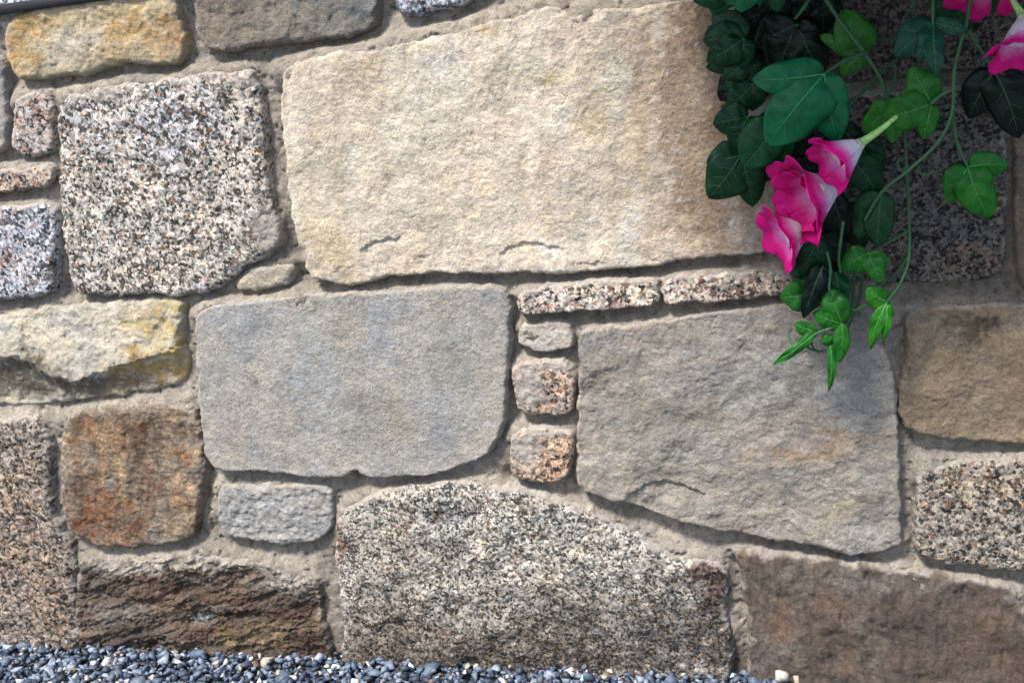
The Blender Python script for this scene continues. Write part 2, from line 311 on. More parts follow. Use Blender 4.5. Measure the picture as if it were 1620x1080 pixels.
 dict(k='brown grey stone in the bottom right corner', m=M_SLAB, P=17, R=10, drop=8, seed=35, rs=.9, rp=(60, [(100,86,76),(140,124,108),(120,92,70),(92,82,76),(134,126,116)], (8,24), (12,44), .6),
  o=[(1166,876),(1180,873),(1213,878),(1293,884),(1333,893),(1413,902),(1513,917),(1590,927),(1610,942),(1625,1000),(1640,1130),(1640,1200),(1187,1200),(1187,1100),(1187,1040),(1191,997),(1184,953),(1174,907)],
  c=(112,99,88), rg=[(70,4),(24,3.2),(9,2.0),(5,1.2)], strie=True,
  pt=[((1250,910),(80,16),(150,140,124),.8),((1380,925),(100,14),(146,138,126),.7),((1240,1000),(20,40),(134,98,70),.7),((1340,960),(60,24),(122,98,78),.6),((1560,1010),(60,60),(112,92,76),.6),((1430,1030),(50,40),(98,84,74),.7),((1300,1030),(60,40),(108,92,80),.7),((1215,1050),(30,30),(118,108,98),.7),((1600,940),(14,12),(140,140,138),.7)]),
 dict(k='large arched granite boulder at the bottom centre', m=G_FINE, P=18, R=26, drop=13, seed=36, rp=(60, [(222,216,206),(150,140,126),(180,170,152),(196,190,180)], (10,40), (8,30), .5),
  o=[(528,870),(534,830),(548,805),(600,783),(657,773),(707,767),(773,770),(823,777),(857,787),(875,796),(907,799),(940,816),(983,837),(1040,866),(1080,889),(1110,892),(1140,896),(1148,920),(1144,973),(1158,1020),(1150,1060),(1150,1110),(540,1110),(542,1040),(545,1000),(540,960),(535,920)],
  c=(212,203,188), rg=[(90,4.5),(30,2.6),(10,1.3),(5,.9)], fl=[dict(l=[(720,1060),(735,1040),(750,1036),(765,1050)],a=7,L=30),dict(l=[(590,1000),(610,985),(650,980)],a=3,L=40)],
  pt=[((1125,930),(24,50),(84,48,32),1.8),((1115,1000),(44,60),(98,72,58),1.4),((535,850),(8,40),(170,110,80),.9),((880,1000),(150,60),(112,104,94),1.1),((1040,1000),(100,60),(104,98,92),1.1),((640,1010),(120,50),(122,106,86),1.1),((760,1050),(400,26),(90,80,70),1.1),((620,890),(40,50),(156,142,120),.6),((690,815),(10,10),(130,76,44),.9),((845,808),(8,7),(140,84,50),.9),((820,880),(10,8),(150,100,60),.8),((640,830),(12,16),(146,104,70),.7),((700,880),(40,30),(150,144,134),.6),((820,830),(160,30),(212,208,198),.6)]),
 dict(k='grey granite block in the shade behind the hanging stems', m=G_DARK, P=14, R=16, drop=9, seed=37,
  o=[(1250,165),(1363,152),(1480,144),(1572,146),(1588,165),(1590,340),(1586,425),(1570,442),(1400,446),(1330,444),(1262,420),(1248,300)], c=(116,110,104), rg=[(50,3),(16,2),(7,1.2)],  # base colour darkened to deepen the shade behind the vine
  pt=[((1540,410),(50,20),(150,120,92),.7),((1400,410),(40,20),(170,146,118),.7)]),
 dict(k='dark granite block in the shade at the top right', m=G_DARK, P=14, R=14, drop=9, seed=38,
  o=[(1252,-60),(1400,-80),(1760,-110),(1760,85),(1640,98),(1540,106),(1400,122),(1262,132),(1250,60)], c=(112,104,97), rg=[(60,4),(18,2.5),(7,1.4)]),  # shade from above also put into this base colour
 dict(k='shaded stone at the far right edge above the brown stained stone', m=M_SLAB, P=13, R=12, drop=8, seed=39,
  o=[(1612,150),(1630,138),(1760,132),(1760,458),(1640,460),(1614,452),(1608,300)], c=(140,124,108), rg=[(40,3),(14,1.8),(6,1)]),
 dict(k='grey stone in the course above the large sandstone block', m=M_SLAB, P=15, R=12, drop=9, seed=40,
  o=[(815,-140),(1010,-165),(1020,-60),(900,-40),(820,-30)], c=(160,150,136), rg=[(40,3),(14,1.6),(6,1)]),
 dict(k='tan stone in the course above, behind the topmost leaves', m=M_SAND, P=15, R=12, drop=9, seed=41,
  o=[(1045,-170),(1210,-190),(1215,-60),(1130,-38),(1050,-45)], c=(176,156,126), rg=[(40,3),(14,1.6),(6,1)]),
 # beyond the frame, so that the wall goes on for a viewer standing to one side
 dict(k='buff sandstone block further right along the wall, second course', m=M_SAND, P=17, R=10, drop=8, seed=51, sp=.003, o=[(1785,490),(2080,494),(2085,735),(1940,730),(1790,712)], c=(186,164,132), rg=[(60,3),(20,2),(9,1)]),
 dict(k='grey granite block further right along the wall, lower course', m=G_FINE, P=17, R=14, drop=10, seed=52, sp=.003, o=[(1785,735),(1930,750),(1935,955),(1860,950),(1788,932)], c=(186,180,170), rg=[(60,3),(20,2),(9,1)]),
 dict(k='brown stone at the foot of the wall beyond the bottom right corner', m=M_SLAB, P=17, R=12, drop=9, seed=53, sp=.003, o=[(1668,950),(1760,945),(1930,975),(2090,990),(2095,1240),(1670,1200)], c=(136,118,100), rg=[(60,3),(20,2),(9,1)]),
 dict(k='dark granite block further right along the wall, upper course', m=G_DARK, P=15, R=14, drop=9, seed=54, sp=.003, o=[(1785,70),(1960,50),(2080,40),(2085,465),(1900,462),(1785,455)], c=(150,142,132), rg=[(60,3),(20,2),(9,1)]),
 dict(k='pale sandstone block further right along the wall, middle', m=M_SAND, P=17, R=12, drop=9, seed=55, sp=.003, o=[(1958,755),(2085,760),(2090,965),(1962,955)], c=(196,178,148), rg=[(60,3),(20,2),(9,1)]),
 dict(k='sandstone block further left along the wall, upper course', m=M_SAND, P=16, R=12, drop=9, seed=56, sp=.003, o=[(-420,130),(-300,110),(-155,92),(-155,310),(-300,318),(-420,325)], c=(196,172,132), rg=[(60,3),(20,2),(9,1)]),
 dict(k='grey slab further left along the wall, middle course', m=M_SLAB, P=16, R=12, drop=9, seed=57, sp=.003, o=[(-420,350),(-155,335),(-155,640),(-300,645),(-420,645)], c=(168,164,156), rg=[(60,3),(20,2),(9,1)]),
 dict(k='granite boulder further left along the wall, lowest course', m=G_TAN, P=16, R=14, drop=10, seed=58, sp=.003, o=[(-420,672),(-155,670),(-155,1040),(-420,1030)], c=(176,164,150), rg=[(60,3),(20,2),(9,1)]),
]

wall = bpy.data.objects.new('stone_wall', None); COL.objects.link(wall)
tag(wall, 'garden wall of mixed granite, sandstone and schist blocks set in recessed grey mortar', 'stone wall')
SP = 0.0014
mort_info = []
def top_line(px):                            # wall top under the black edging, photo pixels
    return 20.0 - 0.142*px
for s in STONES:
    s['P'] *= 1.12; s['drop'] *= .72; s['R'] *= .75; P = s['P']/1000.0
    raw = np.array(s['o'], float)
    poly = chaikin(raw, 2)
    cw = np.array([P2W(a, b, P) for a, b in poly]); mg = 0.010
    x0, x1, z0, z1 = cw[:, 0].min()-mg, cw[:, 0].max()+mg, cw[:, 2].min()-mg, cw[:, 2].max()+mg
    sp_ = s.get('sp', SP); nx = int((x1-x0)/sp_)+2; nz = int((z1-z0)/sp_)+2
    gx, gz = np.meshgrid(x0+np.arange(nx)*sp_, z0+np.arange(nz)*sp_)
    px, py = proj(gx, -P, gz)
    X, Z = gx*1000, gz*1000; sd_ = s['seed']*101
    sd = sdist(px, py, poly)
    sd = sd + 3.4 + fbm(X, Z, 26, sd_, 4, 0.62)*3.4
    Rr, drop = s['R'], s['drop']
    Rv = Rr*(1+0.5*fbm(X, Z, 45, sd_+3, 2))
    t = np.clip(sd/np.maximum(Rv, 2.5), 0, 1)
    h = s['P'] - drop*(1-np.sqrt(1-(1-t)**2)) + np.minimum(sd, 0)*3.2
    inner = smooth(-2, 8, sd)
    rel = 0; wx0 = fbm(X, Z, 13, sd_+15, 3, .7)
    for i, (wl, am) in enumerate(s['rg']):
        if s.get('strie') and wl < 30: n = fbm(X*1.5+Z*.5, Z*0.45-X*.15, wl, sd_+20+i*7, 3, .55)
        elif s.get('layer') and wl < 30: n = fbm(X*0.6+Z*.1+wx0*8, Z*1.3-X*.25+wx0*6, wl, sd_+20+i*7, 4, .65)
        else: n = fbm(X+Z*.25+wx0*min(wl*.3, 2.5), Z-X*.2-wx0*min(wl*.25, 2.2), wl, sd_+20+i*7, 3 if wl > 12 else 2, .46 if wl > 12 else .7)
        rel = rel + am*n*(1.0 if wl > 35 else 0.8*s.get('rs', 1) if wl > 12 else 0.55*s.get('rs', 1))
    h = h + rel*(0.35+0.65*inner)
    if s.get('layer'):
        q = fbm(X*0.5+wx0*8, Z*1.2-X*.3+wx0*5, 60, sd_+77, 4, .6)
        h = h + s['layer']*(np.abs(q)*-2.2+0.6)*inner
    if 'ridge' in s:
        r = s['ridge']; lx, ly = zip(*r['l'])
        dy = py - np.interp(px, lx, ly) + fbm(X, Z, 18, sd_+91, 3, .6)*5
        h = h + np.where(dy < 0, r['amp']*np.exp(dy/60.0), r['amp']*(1-smooth(0, 70, dy)*1.0) - r['back']*smooth(0, 22, dy)*0.45 - 3*smooth(0,5,dy))*np.where(dy < 0, inner, 1.0)
    for f in s.get('fl', []):
        lx, ly = zip(*f['l'])
        dy = py - np.interp(px, lx, ly) + fbm(X, Z, 9, sd_+55, 3, .6)*3.0
        e = smooth(lx[0], lx[0]+12, px)*(1-smooth(lx[-1]-12, lx[-1], px))
        h = h - f['a']*e*smooth(-0.5, 2.5, dy)*np.exp(-np.maximum(dy, 0)/f['L'])
    # colour of the stone: base, blotches, stains at their traced places
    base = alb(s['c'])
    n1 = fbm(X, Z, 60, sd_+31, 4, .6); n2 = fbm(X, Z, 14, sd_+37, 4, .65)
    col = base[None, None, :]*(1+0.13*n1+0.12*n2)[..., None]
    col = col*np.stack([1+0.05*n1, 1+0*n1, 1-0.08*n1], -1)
    wx, wy = fbm(X, Z, 30, sd_+41, 4, .65), fbm(X, Z, 30, sd_+43, 4, .65)
    n3 = fbm(X, Z, 5, sd_+39, 2, .7); alp = np.zeros(px.shape); DS = s.get('ds', 0.2)
    pts_ = list(s.get('pt', []))
    if 'rp' in s:
        rr_ = random.Random(s['seed']); n_p, pal_, rx_, ry_, st_ = s['rp']
        for _ in range(n_p):
            pts_.append(((rr_.uniform(raw[:, 0].min(), raw[:, 0].max()), rr_.uniform(raw[:, 1].min(), raw[:, 1].max())), (rr_.uniform(*rx_), rr_.uniform(*ry_)), rr_.choice(pal_), rr_.uniform(.4, 1)*st_))
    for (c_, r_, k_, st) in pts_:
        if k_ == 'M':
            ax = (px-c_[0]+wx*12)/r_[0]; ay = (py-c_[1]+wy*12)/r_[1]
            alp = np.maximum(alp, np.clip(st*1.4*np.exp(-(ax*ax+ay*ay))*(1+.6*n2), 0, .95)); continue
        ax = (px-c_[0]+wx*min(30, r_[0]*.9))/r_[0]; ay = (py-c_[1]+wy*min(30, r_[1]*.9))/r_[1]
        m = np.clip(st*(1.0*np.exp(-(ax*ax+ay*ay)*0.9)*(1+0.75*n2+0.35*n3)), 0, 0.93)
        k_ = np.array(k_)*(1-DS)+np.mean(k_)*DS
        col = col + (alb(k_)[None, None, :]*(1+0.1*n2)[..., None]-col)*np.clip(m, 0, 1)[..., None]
    # mortar smeared over the rim in places
    gu_, gv_ = np.gradient(-sd); gu_ = fbm(X, Z, 30, sd_+63, 2)*.3 + gu_/(np.hypot(gu_, gv_)+1e-6)
    sm_ = (.12+.88*smooth(-.2, .6, gu_))*smooth(8, 0, sd + fbm(X, Z, 22, sd_+61, 3, .6)*7)*0.85
    alp = np.maximum(alp, sm_)
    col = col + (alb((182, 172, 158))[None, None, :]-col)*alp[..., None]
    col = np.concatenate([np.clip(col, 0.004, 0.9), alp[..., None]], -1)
    keep = (sd > -6.5) & (gz > -0.25)
    idx = -np.ones(keep.shape, np.int64); idx[keep] = np.arange(keep.sum())
    q = keep[:-1, :-1] & keep[1:, :-1] & keep[:-1, 1:] & keep[1:, 1:]
    F = np.stack([idx[:-1, :-1][q], idx[:-1, 1:][q], idx[1:, 1:][q], idx[1:, :-1][q]], 1)
    co = np.stack([gx[keep], -h[keep]/1000.0, gz[keep]], 1); cc = col[keep]
    # sides running back into the wall
    E = np.concatenate([F[:, [0, 1]], F[:, [1, 2]], F[:, [2, 3]], F[:, [3, 0]]])
    key = np.minimum(E[:, 0], E[:, 1])*10000000+np.maximum(E[:, 0], E[:, 1])
    u_, inv, cnt = np.unique(key, return_inverse=True, return_counts=True)
    be = E[cnt[inv] == 1]
    bv = np.unique(be); mp = -np.ones(len(co), np.int64); mp[bv] = len(co)+np.arange(len(bv))
    back = co[bv].copy(); back[:, 1] = 0.05
    F = np.concatenate([F, np.stack([be[:, 1], be[:, 0], mp[be[:, 0]], mp[be[:, 1]]], 1)])
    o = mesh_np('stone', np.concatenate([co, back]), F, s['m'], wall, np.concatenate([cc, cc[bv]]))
    o['label'] = s['k']
    mort_info.append((poly, s['P']-0.55*drop))

# mortar between the stones
MS = 0.002
a, b_ = P2W(-110, 1180, 0), P2W(1740, -230, 0)
gx, gz = np.meshgrid(np.arange(P2W(-410, 540).x, P2W(2075, 540).x, MS), np.arange(-0.12, P2W(2075, -285).z, MS))
px, py = proj(gx, -0.006, gz)
X, Z = gx*1000, gz*1000
num = np.full(px.shape, 3.0*0.02); den = np.full(px.shape, 0.02); mx = np.full(px.shape, -1e9)
for poly, lev in mort_info:
    bx0, by0 = poly.min(0)-60; bx1, by1 = poly.max(0)+60
    sel = (px > bx0) & (px < bx1) & (py > by0) & (py < by1)
    ii, jj = np.where(sel)
    if len(ii) == 0: continue
    i0, i1, j0, j1 = ii.min(), ii.max()+1, jj.min(), jj.max()+1
    sub = (slice(i0, i1), slice(j0, j1))
    sd = sdist(px[sub], py[sub], poly)
    gz_, gx_ = np.gradient(-sd)
    upf = gz_/(np.sqrt(gz_**2+gx_**2)+1e-6)        # 1: this stone lies below the point
    tgt = -1.5 + (lev+1.5)*smooth(-0.45, 0.75, upf)
    w = np.exp(np.minimum(sd, 0)/6.5)
    num[sub] += w*tgt; den[sub] += w
    mx[sub] = np.maximum(mx[sub], sd)
h = num/den
h = h + 2.0*fbm(X, Z, 55, 901, 3) + 1.5*fbm(X, Z, 18, 905, 3, .6) + 0.55*fbm(X, Z, 6, 911, 3, .6)
pit = fbm(X, Z, 11, 931, 3, .6); h = h - 4.0*smooth(0.55, 0.8, pit)
n1 = fbm(X, Z, 80, 941, 4, .6); n2 = fbm(X, Z, 12, 951, 4, .6)
col = alb((166, 156, 142))[None, None, :]*(1+0.22*n1+0.20*n2)[..., None]
dirt_shade = np.clip(np.exp(-((py-1060)/55.0)**2) + 0.6*smooth(1250, 1600, px)*(py < 480), 0, 1)*(0.75+0.5*n1)   # soil splashed up at the foot, shade darkened into the mortar at the upper right
col = col + (alb((92, 80, 69))[None, None, :]-col)*np.clip(dirt_shade, 0, 0.9)[..., None]
keep = (mx < 16) & (py > top_line(px))
idx = -np.ones(keep.shape, np.int64); idx[keep] = np.arange(keep.sum())
q = keep[:-1, :-1] & keep[1:, :-1] & keep[:-1, 1:] & keep[1:, 1:]
F = np.stack([idx[:-1, :-1][q], idx[:-1, 1:][q], idx[1:, 1:][q], idx[1:, :-1][q]], 1)
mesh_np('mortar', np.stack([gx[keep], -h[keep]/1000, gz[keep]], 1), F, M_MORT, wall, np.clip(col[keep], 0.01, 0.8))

# rubble core behind the face
tl, tr = P2W(-430, top_line(-430), 0), P2W(2095, top_line(2095), 0)
def prism(name, pts, mat, parent=None):      # 8 corner points: 4 front, 4 back
    return mesh_np(name, pts, [(0,1,2,3),(5,4,7,6),(4,0,3,7),(1,5,6,2),(3,2,6,7),(4,5,1,0)], mat, parent, np.tile(alb((150,138,126)), (8, 1)), False)
prism('wall_core', [(tl.x,.03,-.2),(tr.x,.03,-.2),(tr.x,.03,tr.z),(tl.x,.03,tl.z-.004),(tl.x,.30,-.2),(tr.x,.30,-.2),(tr.x,.30,tr.z),(tl.x,.30,tl.z-.004)], M_MORT, wall)

# ------------------------------------------------------------------ ground and gravel
gA, gB = P2W(0, 1021, 0.012), P2W(1240, 1076, 0.012)
gs = (gB.z-gA.z)/(gB.x-gA.x)
def gz_at(x): return gA.z + gs*(x-gA.x)
def mat_attr(name, rough=0.7, wl=0.002, spec=0.35):
    b = NB(name); tc = b.n('TexCoord').outputs['Object']
    at = b.n('Attribute', attribute_name='col').outputs['Color']
    n = b.noise(tc, 1/wl, 4, 0.6).outputs[0]
    c = b.mix(at, b.ramp(n, [(0.3, 0.6), (0.5, 1.0), (0.75, 1.35)]))
    b.l(c, b.b.inputs['Base Color']); b.b.inputs['Roughness'].default_value = rough
    b.b.inputs['Specular IOR Level'].default_value = spec
    b.l(b.bump(n, 0.0006), b.b.inputs['Normal']); return b.m
M_PEB = mat_attr('blue_slate_chippings', 0.55, 0.0025, 0.4)
b = NB('gravel_bed'); tc_ = b.n('TexCoord').outputs['Object']; v_ = b.n('TexVoronoi'); v_.inputs['Scale'].default_value = 95
b.l(tc_, v_.inputs['Vector']); sc3 = b.n('SeparateColor'); b.l(v_.outputs['Color'], sc3.inputs[0])
b.l(b.ramp(sc3.outputs[0], [(0, tuple(alb((50,56,68)))), (.5, tuple(alb((96,108,126)))), (.9, tuple(alb((140,150,164)))), (.96, tuple(alb((220,218,214))))]), b.b.inputs['Base Color'])
b.b.inputs['Roughness'].default_value = .8; inv_ = b.n('Math', operation='MULTIPLY'); inv_.inputs[1].default_value = -1; b.l(v_.outputs['Distance'], inv_.inputs[0])
b.l(b.bump(inv_.outputs[0], .006), b.b.inputs['Normal']); M_SOIL = b.m
n_ = 2
gx2 = [-200, -3, 3, 200]; gy2 = [-200, -2, 0.02]
co = [(x, y, gz_at(max(-3, min(3, x)))-0.020) for y in gy2 for x in gx2]
F = [(j*4+i, j*4+i+1, j*4+i+5, j*4+i+4) for j in range(2) for i in range(3)]
g = mesh_np('ground', co, F, M_SOIL); g['kind'] = 'structure'

rng = np.random.default_rng(5); random.seed(5)
protos = []
for i in range(28):
    bm = bmesh.new()
    for k in range(11):
        v = Vector((random.gauss(0, 1), random.gauss(0, 1), random.gauss(0, 1))).normalized()*random.uniform(.8, 1.1)
        bm.verts.new((v.x, v.y*random.uniform(.75, 1), v.z*random.uniform(.6, .9)))
    r_ = bmesh.ops.convex_hull(bm, input=bm.verts)
    bmesh.ops.delete(bm, geom=[v for v in bm.verts if not v.link_faces], context='VERTS')
    bmesh.ops.triangulate(bm, faces=bm.faces)
    bm.verts.index_update()
    protos.append((np.array([v.co[:] for v in bm.verts]), np.array([[v.index for v in f.verts] for f in bm.faces])))
    bm.free()
def rand_rot(n):
    q = rng.normal(size=(n, 4)); q /= np.linalg.norm(q, axis=1)[:, None]
    w, x, y, z = q.T
    return np.stack([np.stack([1-2*(y*y+z*z), 2*(x*y-z*w), 2*(x*z+y*w)], -1), np.stack([2*(x*y+z*w), 1-2*(x*x+z*z), 2*(y*z-x*w)], -1), np.stack([2*(x*z-y*w), 2*(y*z+x*w), 1-2*(x*x+y*y)], -1)], 1)
PAL = [((68,79,98),.22),((94,108,128),.26),((124,138,156),.22),((152,162,176),.10),((48,53,62),.10),((226,224,222),.055),((196,182,164),.025),((150,122,104),.015),((100,106,110),.03)]
def gravel(name, pts, size, label, mat=M_PEB):
    cs = []; fs = []; cl = []; off = 0
    n = len(pts); rot = rand_rot(n); pi = rng.integers(0, len(protos), n)
    ch = rng.choice(len(PAL), n, p=np.array([p for _, p in PAL])/sum(p for _, p in PAL))
    for k in range(n):
        v, f = protos[pi[k]]
        s_ = size*rng.lognormal(0, .34)*np.array([1.15, .95, .8])
        cs.append((v*s_)@rot[k].T*np.array([1, 1, .8]) + pts[k]); fs.append(f+off); off += len(v)
        cl.append(np.tile(alb(PAL[ch[k]][0])*rng.uniform(.8, 1.15), (len(v), 1)))
    o = mesh_np(name, np.concatenate(cs), np.concatenate(fs), mat, None, np.concatenate(cl), False, 3)
    return tag(o, label, 'gravel', None, 'stuff')
pts = []
xr = P2W(1262, 1090).x; xe = P2W(2095, 1090).x
for lay, zz in ((0, -0.006), (1, 0.0), (2, 0.005)):
    st = (0.0088, 0.0092, 0.0125)[lay]
    for x in np.arange(-1.0, xe, st):
        for y in np.arange(-0.30, -0.004, st):
            xx = x+rng.uniform(-.5, .5)*st; yy = y+rng.uniform(-.5, .5)*st
            low = 0.016*float(smooth(xr-.06, xr+.03, xx))
            heap = 0.004*perlin(np.array([xx*14.]), np.array([yy*14.]), 77)[0] + 0.004*max(0, 1+yy/0.05)
            pts.append((xx, yy, gz_at(xx)+zz+heap-low+rng.uniform(-.002, .002)))
gravel('gravel', np.array(pts), 0.0063, 'blue grey slate chippings with scattered white pebbles at the foot of the wall')

pv, pf = protos[3]
def pebble(px_, py_, d, size, c, label):
    w = P2W(px_, py_, d)
    bm = bmesh.new(); bmesh.ops.create_icosphere(bm, subdivisions=2, radius=1)
    for v in bm.verts:
        k = 1+.22*math.sin(v.co.x*3+1)*math.cos(v.co.y*2.6+v.co.z*3); v.co = Vector((v.co.x*1.1, v.co.y*.9, v.co.z*.95))*k*size
    me = bpy.data.meshes.new('pebble'); bm.to_mesh(me); bm.free()
    for p in me.polygons: p.use_smooth = True
    me.materials.append(plain('pebble_stone', tuple(alb(c)), .7))
    o = bpy.data.objects.new('pebble', me); COL.objects.link(o); o.location = w; tag(o, label, 'pebble'); return o
pebble(1237, 1069, .03, .0085, (206,198,186), 'pale cream pebble alone at the right end of the gravel')

# ------------------------------------------------------------------ black edging and the gravel bed above the wall
M_BLK = plain('black_plastic', (0.003, 0.003, 0.004), 0.7)
def edge_pt(px_, dpy, d): return P2W(px_, top_line(px_)+dpy, d)
e0, e1 = edge_pt(-430, 0, .018), edge_pt(2095, 0, .018)
hgt = 0.009
mesh_np('edging_strip', [(e0.x,-.022,e0.z-.003),(e1.x,-.022,e1.z-.003),(e1.x,-.022,e1.z+hgt),(e0.x,-.022,e0.z+hgt),(e0.x,.012,e0.z-.003),(e1.x,.012,e1.z-.003),(e1.x,.012,e1.z+hgt),(e0.x,.012,e0.z+hgt)],
        [(0,1,2,3),(5,4,7,6),(4,0,3,7),(1,5,6,2),(3,2,6,7),(4,5,1,0)], M_BLK, None, None, False)
tag(bpy.data.objects['edging_strip'], 'black edging strip along the top of the wall, seen in the top left corner', 'edging')
pts = []
for x in np.arange(e0.x, e0.x+0.75, .009):
    for y in np.arange(.018, .16, .009):
        zt = e0.z+(e1.z-e0.z)*(x-e0.x)/(e1.x-e0.x)
        for l_ in range(2):
            pts.append((x+rng.uniform(-.005, .005), y+rng.uniform(-.005, .005), zt+hgt-.002+.45*(y-.018)+rng.uniform(-.004, .003)))
PAL = [((200,206,216),.35),((150,162,182),.3),((96,110,136),.2),((230,230,230),.15)]
gravel('gravel', np.array(pts), 0.0062, 'pale blue white gravel bed behind the black edging at the top left corner')
mesh_np('planting_bed', [(e0.x,.012,e0.z-.01),(e1.x,.012,e1.z-.01),(e1.x,.30,e1.z+.11),(e0.x,.30,e0.z+.11),(e1.x,3,e1.z+.12),(e0.x,3,e0.z+.12)], [(0,1,2,3),(3,2,4,5)], M_SOIL)['kind'] = 'structure'

# ------------------------------------------------------------------ hanging artificial vine
def mat_leaf():
    b = NB('leaf_fabric'); tc = b.n('TexCoord').outputs['Object']
    oc = b.n('ObjectInfo').outputs['Color']
    n = b.noise(tc, 90, 3, .55).outputs[0]; n2 = b.noise(tc, 900, 2, .6).outputs[0]
    c = b.mix(oc, b.ramp(n, [(0.3, 0.65), (0.6, 1.15)])); c = b.mix(c, b.ramp(n2, [(0.3, 0.88), (0.7, 1.08)]))
    b.l(c, b.b.inputs['Base Color']); b.b.inputs['Roughness'].default_value = 0.36
    b.b.inputs['Specular IOR Level'].default_value = 0.20
    b.l(b.bump(n, .0012, .6, b.bump(n2, .0002)), b.b.inputs['Normal'])
    tr = b.n('BsdfTranslucent'); b.l(c, tr.inputs[0]); mx_ = b.n('MixShader'); mx_.inputs[0].default_value = 0.12
    b.l(b.b.outputs[0], mx_.inputs[1]); b.l(tr.outputs[0], mx_.inputs[2]); b.l(mx_.outputs[0], b.out.inputs[0])
    return b.m
M_LEAF = mat_leaf()
b = NB('leaf_vein'); b.l(b.mix(b.n('ObjectInfo').outputs['Color'], b.ramp(b.noise(b.n('TexCoord').outputs['Object'], 300).outputs[0], [(.3, .7), (.7, 1.25)])), b.b.inputs['Base Color']); b.b.inputs['Roughness'].default_value = .5
M_VEIN = b.m
M_STEM = plain('green_stem', (0.018, 0.085, 0.026), .55)
M_STEMP = plain('pale_stem', (0.30, 0.52, 0.16), .5)
vine = bpy.data.objects.new('hanging_vine', None); COL.objects.link(vine)
vine.location = P2W(1330, -160, .06)
tag(vine, 'artificial ivy vine with pink trumpet flowers hanging over the wall at the top right', 'vine')
VI = vine.matrix_world.copy(); VLOC = Vector(vine.location)
def tube_np(pts, rad, seg=8):
    """closed tube through smooth points -> verts, faces"""
    P_ = [Vector(p) for p in pts]; n = len(P_); co = []; F = []
    nrm = None
    for i in range(n):
        t = (P_[min(i+1, n-1)]-P_[max(i-1, 0)]).normalized()
        if nrm is None: nrm = t.orthogonal().normalized()
        nrm = (nrm - t*nrm.dot(t)).normalized(); bn = t.cross(nrm)
        r = rad[i] if hasattr(rad, '__len__') else rad
        for k in range(seg):
            a_ = 2*math.pi*k/seg; co.append(P_[i]+(nrm*math.cos(a_)+bn*math.sin(a_))*r)
    for i in range(n-1):
        for k in range(seg): F.append((i*seg+k, i*seg+(k+1) % seg, (i+1)*seg+(k+1) % seg, (i+1)*seg+k))
    return co, F
def spline(pts, sub=6):
    P_ = [Vector(p) for p in pts]; out = []
    for i in range(len(P_)-1):
        p0, p1, p2, p3 = P_[max(i-1, 0)], P_[i], P_[i+1], P_[min(i+2, len(P_)-1)]
        for k in range(sub):
            t = k/sub
            out.append(0.5*((2*p1)+(p2-p0)*t+(2*p0-5*p1+4*p2-p3)*t*t+(3*p1-p0-3*p2+p3)*t**3))
    out.append(P_[-1]); return out
def add_part(name, co, F, mat, parent, origin, sm=True):
    o = mesh_np(name, [Vector(c)-origin for c in co], F, mat, None, None, sm, len(F[0]))
    o.parent = parent
    return o
def stem(pp, r=.0016, mat=None, name='stem'):
    pts = spline([P2W(a_, b2, c_) for a_, b2, c_ in pp])
    n = len(pts)
    co, F = tube_np(pts, [r*(1.1-.25*i/n)*(1+.06*math.sin(i*2.3)+(.35 if i % 11 == 7 else 0)) for i in range(n)])
    return add_part(name, co, F, mat or M_STEM, vine, VLOC)

